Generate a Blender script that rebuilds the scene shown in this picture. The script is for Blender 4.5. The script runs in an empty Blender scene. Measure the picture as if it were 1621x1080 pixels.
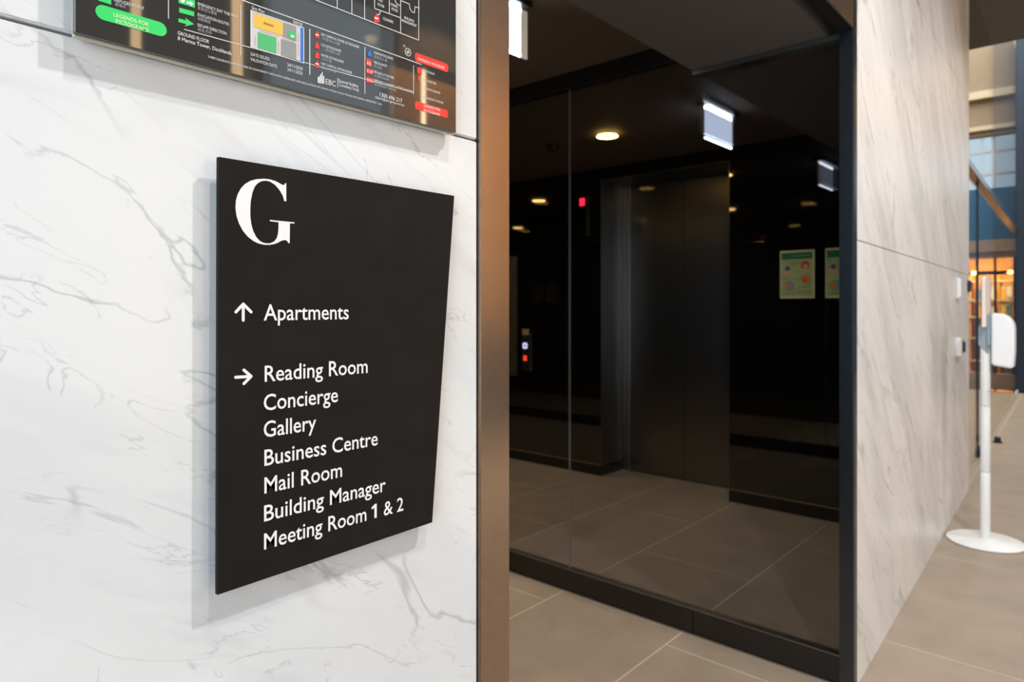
import bpy, bmesh, math, random
from mathutils import Vector
random.seed(4)
S = bpy.context.scene
COL = S.collection

# ------------------------------------------------------------------ camera
CAM_H = 1.308                       # eye height above the floor (m)
FPX, CX, HY = 1076.0, 810.5, 487.0  # focal length, centre column and horizon row for a 1621 px wide frame
FW = (0.7474, 0.6644)               # viewing direction (x along the marble wall, y into it)
RT = (0.6644, -0.7474)
cam_d = bpy.data.cameras.new('camera')
cam = bpy.data.objects.new('camera', cam_d); COL.objects.link(cam)
cam.location = (0, 0, CAM_H)
cam.rotation_euler = (math.pi/2, 0, -math.atan2(FW[0], FW[1]))
cam_d.sensor_width = 36; cam_d.lens = FPX/1621*36
cam_d.shift_y = -(540-HY)/1621
cam_d.clip_start = 0.02
cam_d.dof.use_dof = True; cam_d.dof.focus_distance = 0.74; cam_d.dof.aperture_fstop = 8.0
S.camera = cam

# ------------------------------------------------------------------ world, light, exposure
w = bpy.data.worlds.new('daylight'); S.world = w; w.use_nodes = True
bg = w.node_tree.nodes['Background']
bg.inputs[0].default_value = (0.68, 0.84, 1.0, 1); bg.inputs[1].default_value = 1.1
S.view_settings.view_transform = 'Standard'; S.view_settings.look = 'None'
S.view_settings.gamma = 1; S.view_settings.use_curve_mapping = False
S.view_settings.exposure = 0.0

def area_light(name, loc, rot, sx, sy, energy, col):
    d = bpy.data.lights.new(name, 'AREA'); d.shape = 'RECTANGLE'; d.size = sx; d.size_y = sy
    d.energy = energy; d.color = col
    o = bpy.data.objects.new(name, d); COL.objects.link(o); o.location = loc; o.rotation_euler = rot
    return o
# daylight through the glazed entrance end of the hall and through the street window opposite the marble
area_light('entrance_daylight', (-3.45, -1.4, 1.9), (0, -math.pi/2, 0), 3.2, 3.4, 200, (0.74, 0.87, 1.0))
area_light('street_window_daylight', (3.03, -3.2, 2.0), (math.pi/2, 0, 0), 1.1, 3.2, 8, (0.75, 0.88, 1.0))
# daylight falling into the tall atrium at the far end
area_light('atrium_daylight', (11.0, 0.6, 6.6), (0, 0, 0), 4.0, 6.0, 430, (0.95, 0.97, 1.0))

# ------------------------------------------------------------------ materials
def newmat(name):
    m = bpy.data.materials.new(name); m.use_nodes = True
    nt = m.node_tree; b = nt.nodes['Principled BSDF']
    return m, nt, b
def pmat(name, col, rough=0.5, metal=0.0, ior=1.5, em=None, es=0.0, var=0.0, vscale=20, aniso=0.0, coat=0.0):
    m, nt, b = newmat(name)
    b.inputs['Base Color'].default_value = (*col, 1)
    b.inputs['Roughness'].default_value = rough; b.inputs['Metallic'].default_value = metal
    b.inputs['IOR'].default_value = ior
    b.inputs['Coat Weight'].default_value = coat
    if em:
        b.inputs['Emission Color'].default_value = (*em, 1); b.inputs['Emission Strength'].default_value = es
    if var:
        g = nt.nodes.new('ShaderNodeNewGeometry')
        n = nt.nodes.new('ShaderNodeTexNoise'); n.inputs['Scale'].default_value = vscale; n.inputs['Detail'].default_value = 5
        nt.links.new(g.outputs['Position'], n.inputs['Vector'])
        r = nt.nodes.new('ShaderNodeMapRange')
        r.inputs[1].default_value = 0.3; r.inputs[2].default_value = 0.7
        r.inputs[3].default_value = 1-var; r.inputs[4].default_value = 1+var
        nt.links.new(n.outputs[0], r.inputs[0])
        mx = nt.nodes.new('ShaderNodeVectorMath'); mx.operation = 'SCALE'
        mx.inputs[0].default_value = col
        nt.links.new(r.outputs[0], mx.inputs['Scale'])
        nt.links.new(mx.outputs[0], b.inputs['Base Color'])
    if aniso:
        b.inputs['Anisotropic'].default_value = aniso
        t = nt.nodes.new('ShaderNodeTangent'); t.direction_type = 'RADIAL'; t.axis = 'Z'
        nt.links.new(t.outputs[0], b.inputs['Tangent'])
        b.inputs['Anisotropic Rotation'].default_value = 0.0
    return m
def emat(name, col, strength):
    m = bpy.data.materials.new(name); m.use_nodes = True; nt = m.node_tree
    nt.nodes.remove(nt.nodes['Principled BSDF'])
    e = nt.nodes.new('ShaderNodeEmission'); e.inputs[0].default_value = (*col, 1); e.inputs[1].default_value = strength
    nt.links.new(e.outputs[0], nt.nodes['Material Output'].inputs[0]); return m
def glassmat(name, tint, ior=1.45, rough=0.0):
    m = bpy.data.materials.new(name); m.use_nodes = True; nt = m.node_tree
    nt.nodes.remove(nt.nodes['Principled BSDF'])
    t = nt.nodes.new('ShaderNodeBsdfTransparent'); t.inputs[0].default_value = (*tint, 1)
    g = nt.nodes.new('ShaderNodeBsdfGlossy'); g.inputs['Roughness'].default_value = rough
    f = nt.nodes.new('ShaderNodeFresnel')
    ge = nt.nodes.new('ShaderNodeNewGeometry'); mr = nt.nodes.new('ShaderNodeMapRange')
    mr.inputs[3].default_value = ior; mr.inputs[4].default_value = 1/ior     # same reflectance from both sides of a thin pane
    nt.links.new(ge.outputs['Backfacing'], mr.inputs[0]); nt.links.new(mr.outputs[0], f.inputs[0])
    mx = nt.nodes.new('ShaderNodeMixShader')
    nt.links.new(f.outputs[0], mx.inputs[0]); nt.links.new(t.outputs[0], mx.inputs[1]); nt.links.new(g.outputs[0], mx.inputs[2])
    nt.links.new(mx.outputs[0], nt.nodes['Material Output'].inputs[0]); return m

def marble(name, base, cloud, vein, rot, scale, stretch, vscale, vwidth, vdark, rough=0.22, fine=True):
    m, nt, b = newmat(name); L = nt.links.new; N = nt.nodes.new
    g = N('ShaderNodeNewGeometry')
    mp = N('ShaderNodeMapping'); mp.vector_type = 'TEXTURE'
    mp.inputs['Rotation'].default_value = (0, rot, 0); mp.inputs['Scale'].default_value = (1.6 if stretch < 1 else 1, 1, stretch)
    L(g.outputs['Position'], mp.inputs[0])
    def noise(sc, det, dist, rgh=0.55, off=0.0):
        a = N('ShaderNodeVectorMath'); a.operation = 'ADD'; a.inputs[1].default_value = (off, off*1.7, off*0.6)
        L(mp.outputs[0], a.inputs[0])
        n = N('ShaderNodeTexNoise'); n.inputs['Scale'].default_value = sc; n.inputs['Detail'].default_value = det
        n.inputs['Distortion'].default_value = dist; n.inputs['Roughness'].default_value = rgh
        L(a.outputs[0], n.inputs['Vector']); return n.outputs[0]
    def mrange(v, a, bb, c, d):
        r = N('ShaderNodeMapRange'); r.interpolation_type = 'SMOOTHSTEP'
        for i, x in enumerate((a, bb, c, d)): r.inputs[i+1].default_value = x
        L(v, r.inputs[0]); return r.outputs[0]
    def math_(op, a, bb):
        q = N('ShaderNodeMath'); q.operation = op
        for i, x in enumerate((a, bb)):
            if isinstance(x, (int, float)): q.inputs[i].default_value = x
            else: L(x, q.inputs[i])
        return q.outputs[0]
    def mix(f, a, bb):
        q = N('ShaderNodeMix'); q.data_type = 'RGBA'
        L(f, q.inputs[0])
        for i, x in ((6, a), (7, bb)):
            if isinstance(x, tuple): q.inputs[i].default_value = (*x, 1)
            else: L(x, q.inputs[i])
        return q.outputs[2]
    cl = mrange(noise(scale, 5, 0.6), 0.38, 0.68, 0, 1)
    col = mix(cl, base, cloud)
    def veins(sc, width, strength, off, mlo, mhi):
        n = noise(sc, 5, 0.7, 0.5, off)
        d = math_('ABSOLUTE', math_('SUBTRACT', n, 0.5), 0)
        v = mrange(d, 0.0, width, 1, 0)
        k = mrange(noise(sc*1.3, 3, 0.4, 0.5, off+7.3), mlo, mhi, 0, 1)
        return math_('MULTIPLY', math_('MULTIPLY', v, k), strength)
    v1 = veins(vscale, vwidth, vdark, 3.1, 0.46, 0.62)
    col = mix(v1, col, vein)
    v1b = veins(vscale*1.2, vwidth*5, vdark*0.3, 3.6, 0.48, 0.66)
    col = mix(v1b, col, vein)
    if fine:
        v2 = veins(vscale*2.3, vwidth*0.8, vdark*0.75, 11.0, 0.48, 0.62)
        col = mix(v2, col, vein)
    L(col, b.inputs['Base Color'])
    b.inputs['Roughness'].default_value = rough
    return m

M_MARBLE = marble('white_marble', (0.79, 0.80, 0.81), (0.70, 0.715, 0.735), (0.30, 0.31, 0.33), 0.5, 2.4, 0.5, 4.0, 0.013, 0.46)
M_MARBLE2 = marble('streaked_marble', (0.80, 0.785, 0.765), (0.66, 0.65, 0.64), (0.34, 0.34, 0.345), -0.8, 3.0, 4.5, 5.5, 0.028, 0.6, 0.35)
M_JOINT = pmat('grey_joint', (0.32, 0.32, 0.31), 0.8)
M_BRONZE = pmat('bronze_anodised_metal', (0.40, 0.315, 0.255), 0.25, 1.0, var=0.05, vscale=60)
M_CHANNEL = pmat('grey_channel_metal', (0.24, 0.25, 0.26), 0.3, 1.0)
M_BRONZE_SHADE = pmat('shaded_bronze_metal', (0.075, 0.085, 0.10), 0.3, 1.0, var=0.06, vscale=40)  # same bronze as the left post, darkened for its dim bluish reflection
M_BLACKGLASS = pmat('black_back_painted_glass', (0.004, 0.004, 0.004), 0.03, 0, 2.0)
M_BLACKMETAL = pmat('black_metal', (0.012, 0.011, 0.011), 0.35, 0, 1.5)
M_KICK = pmat('black_brown_plinth', (0.012, 0.010, 0.009), 0.22, 0, 1.5)
M_STEEL = pmat('brushed_steel', (0.24, 0.225, 0.21), 0.30, 1.0, aniso=0.75)
M_STEEL2 = pmat('satin_steel', (0.45, 0.44, 0.43), 0.28, 1.0)
M_SOFFIT = pmat('dark_soffit_paint', (0.10, 0.092, 0.085), 0.7)
M_CEIL = pmat('dark_brown_ceiling_paint', (0.085, 0.062, 0.045), 0.75)
M_TILE = pmat('taupe_porcelain', (0.33, 0.262, 0.20), 0.42, var=0.10, vscale=5)
M_TILE_DIM = pmat('dimmed_taupe_porcelain', (0.27, 0.23, 0.19), 0.40, var=0.12, vscale=5)  # same taupe tile, colour darkened for the dim lobby behind glass
M_GROUT = pmat('pale_grout', (0.62, 0.52, 0.40), 0.85)
M_SIGN = pmat('matt_black_sign_panel', (0.015, 0.013, 0.0115), 0.5, 0, 1.18, var=0.12, vscale=30)
M_SIGNEDGE = pmat('sign_panel_edge', (0.03, 0.035, 0.04), 0.3)
M_WHITE = pmat('white_lettering', (0.86, 0.86, 0.88), 0.5)
M_ACRYL = pmat('gloss_black_acrylic', (0.042, 0.040, 0.038), 0.03, 0, 1.62)
M_ACREDGE = pmat('clear_acrylic_edge', (0.55, 0.52, 0.44), 0.2)
M_PW = pmat('print_white', (0.75, 0.75, 0.75), 0.4)
M_PG = pmat('print_grey', (0.38, 0.38, 0.38), 0.4)
M_PGREEN = pmat('print_green', (0.045, 0.68, 0.16), 0.3)
M_PGREEN2 = pmat('print_mid_green', (0.08, 0.48, 0.17), 0.3)
M_PRED = pmat('print_red', (0.85, 0.045, 0.03), 0.3)
M_PYEL = pmat('print_yellow', (0.85, 0.50, 0.08), 0.3)
M_PBLUE = pmat('print_blue', (0.03, 0.17, 0.62), 0.3)
M_PLG = pmat('print_pale_grey', (0.62, 0.62, 0.64), 0.3)
M_PMG = pmat('print_mid_grey', (0.28, 0.29, 0.29), 0.3)
M_PINK = pmat('print_pink', (0.75, 0.30, 0.30), 0.3)
M_PBLACK = pmat('print_black', (0.03, 0.03, 0.03), 0.4)
M_PCREAM = pmat('print_pale_cream', (0.8, 0.92, 0.6), 0.4)
M_GLASS = glassmat('clear_glass', (0.84, 0.845, 0.85), 1.42)
M_GLASS2 = glassmat('hall_glass', (0.90, 0.92, 0.92), 1.3)
M_GLASS3 = glassmat('anti_reflective_glass', (0.96, 0.96, 0.95), 1.04)
M_GLASSEDGE = pmat('glass_edge', (0.20, 0.22, 0.23), 0.2)
M_WPLASTIC = pmat('white_plastic', (0.82, 0.83, 0.84), 0.35)
M_WPAINT = pmat('white_powder_coat', (0.80, 0.81, 0.80), 0.4)
M_GPLASTIC = pmat('blue_grey_plastic', (0.28, 0.33, 0.38), 0.4)
M_BPLASTIC = pmat('black_plastic', (0.015, 0.015, 0.015), 0.35)
M_NAVY = pmat('navy_metal', (0.008, 0.020, 0.038), 0.6)
M_BLUE = pmat('blue_wall_paint', (0.032, 0.12, 0.21), 0.6)
M_TIMBER = pmat('oak_timber', (0.42, 0.27, 0.15), 0.5, var=0.15, vscale=8)
M_CREAM = pmat('cream_plaster', (0.30, 0.215, 0.13), 0.7)
M_CREAM2 = pmat('pale_cream_trim', (0.60, 0.48, 0.31), 0.6)
M_ORANGE = pmat('amber_timber', (0.75, 0.33, 0.05), 0.5, var=0.2, vscale=6)
M_PLASTER = pmat('grey_brown_plaster', (0.10, 0.085, 0.07), 0.8)
M_BROWNREFL = pmat('olive_brown_reflection', (0.045, 0.04, 0.026), 0.4, var=0.3, vscale=14)
M_WARM = emat('warm_lamp', (1.0, 0.60, 0.16), 26)
M_HALLLAMP = emat('hall_lamp', (1.0, 0.66, 0.25), 9)
M_GOLD = emat('gold_led', (1.0, 0.66, 0.34), 9)
M_GOLDB = emat('bright_gold_led', (1.0, 0.74, 0.42), 18)
M_EXITLIT = emat('exit_light', (0.80, 0.88, 1.0), 13.0)
M_EXITFACE = emat('exit_panel', (0.62, 0.72, 1.0), 0.75)
M_EXITFACE2 = emat('exit_panel_bright', (0.86, 0.91, 1.0), 2.4)
M_EXITEDGE = pmat('exit_clear_edge', (0.62, 0.55, 0.48), 0.4, em=(0.9, 0.8, 0.7), es=0.25)
M_REDLED = emat('red_led', (1.0, 0.02, 0.06), 2.2)
M_REDBTN = emat('red_button', (1.0, 0.06, 0.02), 1.6)
M_BLUEBTN = emat('violet_button', (0.62, 0.60, 1.0), 1.7)
M_BRASS = pmat('glowing_brass_plate', (0.42, 0.30, 0.13), 0.35, 0.8, em=(0.6, 0.4, 0.15), es=0.12)  # faint glow put into the brass, which is no lamp
M_LEAF = pmat('leaf_green', (0.35, 0.45, 0.05), 0.5)

# ------------------------------------------------------------------ mesh helpers
def link(name, me, mat, parent=None, loc=None):
    o = bpy.data.objects.new(name, me); COL.objects.link(o)
    if mat is not None and not me.materials: me.materials.append(mat)
    if loc is not None: o.location = loc
    if parent is not None:
        o.parent = parent
        p = Vector(parent.location)
        if parent.parent: p = p + Vector(parent.parent.location)
        o.location = Vector(o.location) - p
    return o
def mk(name, verts, faces, mat, parent=None, bevel=0.0, seg=2, smooth=False):
    c = sum((Vector(v) for v in verts), Vector())/len(verts)
    me = bpy.data.meshes.new(name)
    me.from_pydata([tuple(Vector(v)-c) for v in verts], [], faces)
    bm = bmesh.new(); bm.from_mesh(me)
    bmesh.ops.recalc_face_normals(bm, faces=bm.faces)
    if bevel: bmesh.ops.bevel(bm, geom=bm.edges[:], offset=bevel, segments=seg, affect='EDGES', clamp_overlap=True)
    bm.to_mesh(me); bm.free()
    if smooth:
        for p in me.polygons: p.use_smooth = True
    return link(name, me, mat, parent, c)
BF = [(0,1,2,3), (4,7,6,5), (0,4,5,1), (1,5,6,2), (2,6,7,3), (3,7,4,0)]
def box(name, x0, x1, y0, y1, z0, z1, mat, parent=None, bevel=0.0, seg=2):
    v = [(x0,y0,z0),(x1,y0,z0),(x1,y1,z0),(x0,y1,z0),(x0,y0,z1),(x1,y0,z1),(x1,y1,z1),(x0,y1,z1)]
    return mk(name, v, BF, mat, parent, bevel, seg)
def prism(name, poly, axis, a, b, mat, parent=None, bevel=0.0, seg=2, smooth=False):
    """poly of 2-D points swept along axis from a to b; axis 'y': (x,z) points, 'x': (y,z), 'z': (x,y)"""
    def P(p, t):
        return (p[0], t, p[1]) if axis == 'y' else (t, p[0], p[1]) if axis == 'x' else (p[0], p[1], t)
    n = len(poly)
    v = [P(p, a) for p in poly] + [P(p, b) for p in poly]
    f = [tuple(range(n)), tuple(range(2*n-1, n-1, -1))] + [(i, (i+1) % n, n+(i+1) % n, n+i) for i in range(n)]
    return mk(name, v, f, mat, parent, bevel, seg, smooth)
def lathe(name, prof, loc, mat, parent=None, n=32, cap=True):
    v, f = [], []
    for r, z in prof:
        for i in range(n):
            a = 2*math.pi*i/n; v.append((loc[0]+r*math.cos(a), loc[1]+r*math.sin(a), loc[2]+z))
    for k in range(len(prof)-1):
        for i in range(n):
            j = (i+1) % n; f.append((k*n+i, k*n+j, (k+1)*n+j, (k+1)*n+i))
    if cap:
        f.append(tuple(range(n))); f.append(tuple(range((len(prof)-1)*n, len(prof)*n)))
    o = mk(name, v, f, mat, parent)
    for p in o.data.polygons: p.use_smooth = len(p.vertices) == 4
    try:
        o.data.set_sharp_from_angle(angle=math.radians(40))
    except Exception: pass
    return o
def tag(o, label, cat, group=None):
    o['label'] = label; o['category'] = cat
    if group: o['group'] = group
    return o
def struct(o, label=None):
    o['kind'] = 'structure'
    if label: o['label'] = label
    return o
def thing(name, loc, label, cat, group=None):
    o = bpy.data.objects.new(name, None); COL.objects.link(o); o.location = loc; o.empty_display_size = 0.05
    return tag(o, label, cat, group)
def sroot(name, loc, label=None):
    o = bpy.data.objects.new(name, None); COL.objects.link(o); o.location = loc; o.empty_display_size = 0.05
    return struct(o, label)
def on_wall(px, py, Y):
    """point (x, z) of the plane y = Y that the photograph shows at a given pixel"""
    u = (px-CX)/FPX
    dx, dy = FW[0]+u*RT[0], FW[1]+u*RT[1]
    t = Y/dy
    return t*dx, CAM_H + (HY-py)/FPX*t

# ------------------------------------------------------------------ key measures (m)
YW = 0.667                  # face of the marble wall
XL0, XL1 = 0.679, 0.7405    # bronze post at the left of the opening
XR0, XR1 = 2.481, 2.525     # frame at the right of the opening
YREV = 0.709                # back of the frame
ZHEAD = 2.255               # underside of frame and soffit
ZJ = 1.541                  # horizontal joint of the marble
XG = 2.508                  # front of the plinth below the lobby glass
YS = 1.265                  # far edge of the low soffit
ZC = 2.389                  # corridor and lobby ceiling
XLW = 4.402                 # black glass wall with the lift
XD = 4.722                  # lift doors
LY0, LY1 = 1.954, 2.988     # lift opening
ZLIFT = 2.30
YEND = 7.4
HALL_Y = -3.33

# ------------------------------------------------------------------ floor
floor = struct(box('floor', -3.7, 16.0, HALL_Y-0.1, YEND+0.1, -0.12, -0.0008, M_GROUT), 'taupe tiled floor with pale grout joints')
def tile(x0, x1, y0, y1, mat):
    """y0, y1 may be functions of x where the row is cut along the slanting wall"""
    g = 0.0028
    f0 = y0 if callable(y0) else (lambda x: y0); f1 = y1 if callable(y1) else (lambda x: y1)
    a, b = x0+g, x1-g
    prism('floor_tile', [(a, f0(a)+g), (b, f0(b)+g), (b, f1(b)-g), (a, f1(a)-g)], 'z', -0.0008, 0.0, mat, floor, 0.0003, 1)
XR1 = 2.525; YW = 0.667; XG = 2.508; XL0 = 0.679; XD = 4.722
def yr(x): return YW + 0.0368*(max(x, XR1)-XR1)        # face of the right marble wall
TW, TL = 0.6, 1.2
for r in range(-4, 12):                       # rows run along x; joints at y = 0.707 + 0.6 r
    y0 = 0.707 + TW*r; y1 = y0+TW
    y0c, y1c = max(y0, HALL_Y), min(y1, YEND)
    off = 2.368 if r % 2 == 0 else 1.771
    for k in range(-3, 12):
        x0 = off + TL*k; x1 = x0+TL
        if r < 0:
            if x0 < -0.7 or x0 > 13: continue
            far = (lambda x: max(0.707, yr(x)+0.02)) if r == -1 and x0 > 2.5 else y1c
            tile(x0, min(x1, 16.0), y0c, far, M_TILE)
        else:                                 # corridor in front of the glass, floor behind the screen
            a, b = max(x0, XL0+0.03), min(x1, XG+0.02)
            if b-a > 0.02: tile(a, b, y0c, y1c, M_TILE)
            a, b = max(x0, 5.3), min(x1, 16.0)
            near = (lambda x: yr(x)+0.02) if r == 0 else y0c
            if r < 2 and b-a > 0.02: tile(a, b, near, y1c, M_TILE)
    if r >= 0:                                # lift lobby behind the glass
        off = 3.82 if r % 2 == 0 else 3.20
        for k in range(-2, 2):
            a, b = max(off+TL*k, XG+0.022), min(off+TL*(k+1), XD+0.02)
            near = (lambda x: max(0.707, yr(x)+0.02)) if r == 0 else y0c
            if b-a > 0.03: tile(a, b, near, y1c, M_TILE_DIM)

# ------------------------------------------------------------------ marble wall left of the opening
WTOP = 4.0
wl = struct(box('wall_left', -3.7, XL0-0.004, YW+0.020, YW+0.11, 0, WTOP, M_JOINT), 'white grey-veined marble wall carrying the signs')
xs = [-3.7, -2.92, -1.72, -0.52, XL0-0.001]
for i in range(4):
    for z0, z1 in ((0.0, ZJ-0.0015), (ZJ+0.0015, 2.77), (2.773, WTOP)):
        box('marble_panel', xs[i]+0.001, xs[i+1]-0.001, YW, YW+0.020, z0, z1, M_MARBLE, wl, 0.0018, 2)

# marble wall right of the opening (it runs two degrees off the first)
RX1 = 5.814
def rbox(name, x0, x1, d0, d1, z0, z1, mat, parent=None, bevel=0.0):
    """box on the right marble wall; d = distance behind its face (negative is proud)"""
    v = [(x0,yr(x0)+d0,z0),(x1,yr(x1)+d0,z0),(x1,yr(x1)+d1,z0),(x0,yr(x0)+d1,z0)]
    v += [(a, b, z1) for a, b, _ in v]
    return mk(name, v, BF, mat, parent, bevel)
wr = struct(rbox('wall_right', XR1+0.004, RX1-0.004, 0.02, 0.042, 0, WTOP, M_JOINT), 'warm white marble wall with long slanting grey streaks')
ZJ2 = 1.541
for z0, z1 in ((0.0, ZJ2-0.0015), (ZJ2+0.0015, 2.77), (2.773, WTOP)):
    rbox('marble_panel', XR1+0.001, RX1, 0.0, 0.02, z0, z1, M_MARBLE2, wr, 0.0015)
# marble over the opening
wo = struct(box('wall_front', XL0, XR1, YW+0.02, YW+0.11, 2.55, WTOP, M_JOINT), 'white marble above the bronze opening')
box('marble_panel', XL0, XR1, YW, YW+0.02, 2.55, WTOP, M_MARBLE, wo, 0.0015)

# ------------------------------------------------------------------ bronze frame round the opening
fr = sroot('door_1', (XL0, YW, 0), 'bronze metal portal lining the corridor opening')
YF = YW-0.0045
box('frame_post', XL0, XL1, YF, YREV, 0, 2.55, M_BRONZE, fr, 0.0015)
box('frame_post', XR0, XR1, YF, YREV, 0, 2.55, M_BRONZE_SHADE, fr, 0.003)
box('frame_header', XL1, XR0, YF, YREV, ZHEAD, 2.55, M_BRONZE, fr, 0.0015)
box('header_shade', XL1+0.001, XR0-0.001, YF+0.003, YREV+0.001, ZHEAD-0.003, ZHEAD, M_BLACKMETAL, fr)  # black sheet added for the dark reflection under the bronze header

# ------------------------------------------------------------------ corridor and lift lobby shell
struct(box('wall_corridor_left', 0.62, 0.70, YW+0.12, YEND, 0, ZC, M_BLACKGLASS), 'black glass wall on the left of the corridor')
struct(box('wall_back', 0.62, 5.2, YEND, YEND+0.1, 0, ZC, M_BLACKGLASS), 'black wall at the far end of the corridor')
struct(rbox('wall_lobby_end', XG+0.03, XLW+0.3, 0.044, 0.054, 0, ZHEAD, M_BLACKGLASS), 'black glass wall closing the lift lobby')
ceil = struct(box('ceiling', 0.62, 5.2, YS, YEND, ZC, ZC+0.06, M_CEIL), 'dark brown ceiling of corridor and lift lobby')
struct(prism('ceiling_soffit', [(XL1+0.001, YREV+0.012), (XLW, yr(XLW)+0.056), (XLW, YS), (XL1+0.001, YS)], 'z', ZHEAD, ZC+0.06, M_SOFFIT), 'low dark grey soffit behind the opening')

# lobby glazing standing on its plinth
gw = sroot('window_1', (XG, YREV, 0), 'frameless lobby glass wall on a black plinth')
YJ1 = 1.892                              # joint of the two panes
box('plinth', XG, XG+0.05, YREV, 1.262, 0, 0.098, M_KICK, gw, 0.002)
box('plinth', XG, XG+0.05, 1.264, YEND, 0, 0.098, M_KICK, gw, 0.002)
box('plinth_trim', XG+0.004, XG+0.046, YREV, YEND, 0.098, 0.101, M_STEEL2, gw)
box('floor_trim', XG-0.006, XG, YREV, YEND, 0.0, 0.006, M_STEEL2, gw)
prism('glass_pane', [(YREV+0.001, 0.10), (YJ1-0.002, 0.10), (YJ1-0.002, 2.316), (YS+0.001, 2.316), (YS+0.001, ZHEAD-0.018), (YREV+0.001, ZHEAD-0.018)], 'x', XG+0.018, XG+0.028, M_GLASS, gw)
box('glass_pane', XG+0.018, XG+0.028, YJ1+0.002, YEND, 0.10, 2.316, M_GLASS, gw)
box('glass_joint', XG+0.019, XG+0.027, YJ1-0.0025, YJ1+0.0025, 0.10, 2.316, M_GLASSEDGE, gw)
box('top_channel', XG-0.006, XG+0.050, YREV+0.001, YS, ZHEAD-0.020, ZHEAD-0.001, M_CHANNEL, gw, 0.002)
box('head_band', XG, XG+0.05, YS, YEND, 2.316, ZC, M_BLACKMETAL, gw)

# black glass lift wall: two wings with a recessed skirting each
wlift = sroot('wall_lift', (XLW, LY1, 0), 'glossy black glass wall around the lift')
box('glass_panel', XLW, XLW+0.3, LY1+0.004, 4.62, 0.083, ZC, M_BLACKGLASS, wlift)
box('glass_panel', XLW, XLW+0.3, 4.624, YEND, 0.083, ZC, M_BLACKGLASS, wlift)
box('glass_panel', XLW, XLW+0.3, 0.80, LY0-0.004, 0.083, ZC, M_BLACKGLASS, wlift)
box('glass_panel', XLW, XLW+0.3, LY0-0.004, LY1+0.004, ZLIFT, ZC, M_BLACKGLASS, wlift)
struct(box('baseboard_left', XLW-0.002, XLW+0.3, LY1-0.001, YEND, 0, 0.082, M_KICK), 'black skirting left of the lift')
struct(box('baseboard_right', XLW-0.002, XLW+0.3, 0.80, LY0, 0, 0.082, M_KICK), 'black skirting right of the lift')
for y0, y1 in ((LY1, YEND), (0.80, LY0)):
    struct(box('trim_1' if y0 > 2 else 'trim_2', XLW-0.003, XLW+0.002, y0, y1, 0.082, 0.0845, M_BRASS), 'thin brass line on top of the skirting')

# ------------------------------------------------------------------ lift
lift = thing('lift', (XD, (LY0+LY1)/2, 0), 'brushed steel lift doors recessed in the black glass wall', 'lift')
box('door_jamb', XLW, XD+0.06, LY1, LY1+0.0035, 0.083, ZLIFT, M_STEEL, lift)
box('door_jamb', XLW, XD+0.06, LY0-0.0035, LY0, 0.083, ZLIFT, M_STEEL, lift)
box('door_head', XLW, XD+0.06, LY0, LY1, ZLIFT-0.004, ZLIFT, M_STEEL, lift)
box('door_post', XD-0.022, XD+0.06, LY1-0.036, LY1, 0.0, ZLIFT-0.004, M_STEEL2, lift, 0.003)
box('door_post', XD-0.012, XD+0.06, LY1-0.064, LY1-0.040, 0.0, ZLIFT-0.004, M_STEEL2, lift, 0.003)
YM = 2.455
box('door_panel', XD, XD+0.03, LY0, YM-0.002, 0.006, ZLIFT-0.004, M_STEEL, lift, 0.001)
box('door_panel', XD, XD+0.03, YM+0.002, LY1-0.064, 0.006, ZLIFT-0.004, M_STEEL, lift, 0.001)
box('door_sill', XD-0.03, XD+0.05, LY0, LY1, 0.0005, 0.006, M_STEEL2, lift)
struct(box('wall_shaft', XD+0.065, XD+0.12, LY0-0.1, LY1+0.1, 0, ZC, M_BLACKMETAL), 'dark shaft wall behind the lift doors')

# lift call panel and hall indicator
cp = thing('lift_call_panel', (XLW, 3.75, 0.77), 'slim lift call panel with violet and red lit buttons on black glass', 'call panel')
cy0, cy1 = 3.705, 3.800
box('face_plate', XLW-0.008, XLW, cy0, cy1, 0.770, 1.13, M_BLACKMETAL, cp, 0.002)
box('brass_label', XLW-0.010, XLW-0.008, cy0+0.010, cy1-0.012, 1.075, 1.125, M_BRASS, cp, 0.001)
lathe('key_switch', [(0.008, 0), (0.008, 0.004)], (XLW-0.012, 3.758, 1.056), M_BRASS, cp, 16)
def ring_y(name, yc, zc, ro, ri, x, mat, parent):
    pts = []
    def rr(r, k=8):
        out = []
        for q in range(4):
            for i in range(k):
                a = math.pi/2*(q + i/(k-1)); sx = math.cos(a); sy = math.sin(a)
                cxq = (1 if q in (0, 3) else -1)*r*0.45; czq = (1 if q in (0, 1) else -1)*r*0.45
                out.append((yc+cxq+0.55*r*sx, zc+czq+0.55*r*sy))
        return out
    A, B = rr(ro), rr(ri); n = len(A)
    v = [(x, *p) for p in A] + [(x, *p) for p in B]
    return mk(name, v, [(i, (i+1) % n, n+(i+1) % n, n+i) for i in range(n)], mat, parent)
ring_y('call_button', 3.757, 0.983, 0.026, 0.009, XLW-0.0095, M_BLUEBTN, cp)
box('call_button', XLW-0.0115, XLW-0.0085, 3.737, 3.775, 0.855, 0.900, M_REDBTN, cp, 0.003)
box('edge_trim', XLW-0.014, XLW-0.002, cy0-0.006, cy0+0.002, 0.770, 1.095, M_STEEL2, cp)
box('divider', XLW-0.0095, XLW-0.008, cy0+0.006, cy1-0.006, 0.918, 0.924, M_STEEL2, cp)
hi = thing('lift_indicator', (XLW, 3.15, 2.0), 'narrow vertical lift indicator with red display high beside the lift', 'indicator')
box('indicator_bar', XLW-0.020, XLW, 3.085, 3.125, 1.87, 2.19, M_BLACKMETAL, hi, 0.003)
box('bar_edge', XLW-0.023, XLW-0.018, 3.094, 3.099, 1.87, 2.19, M_STEEL2, hi)
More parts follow.
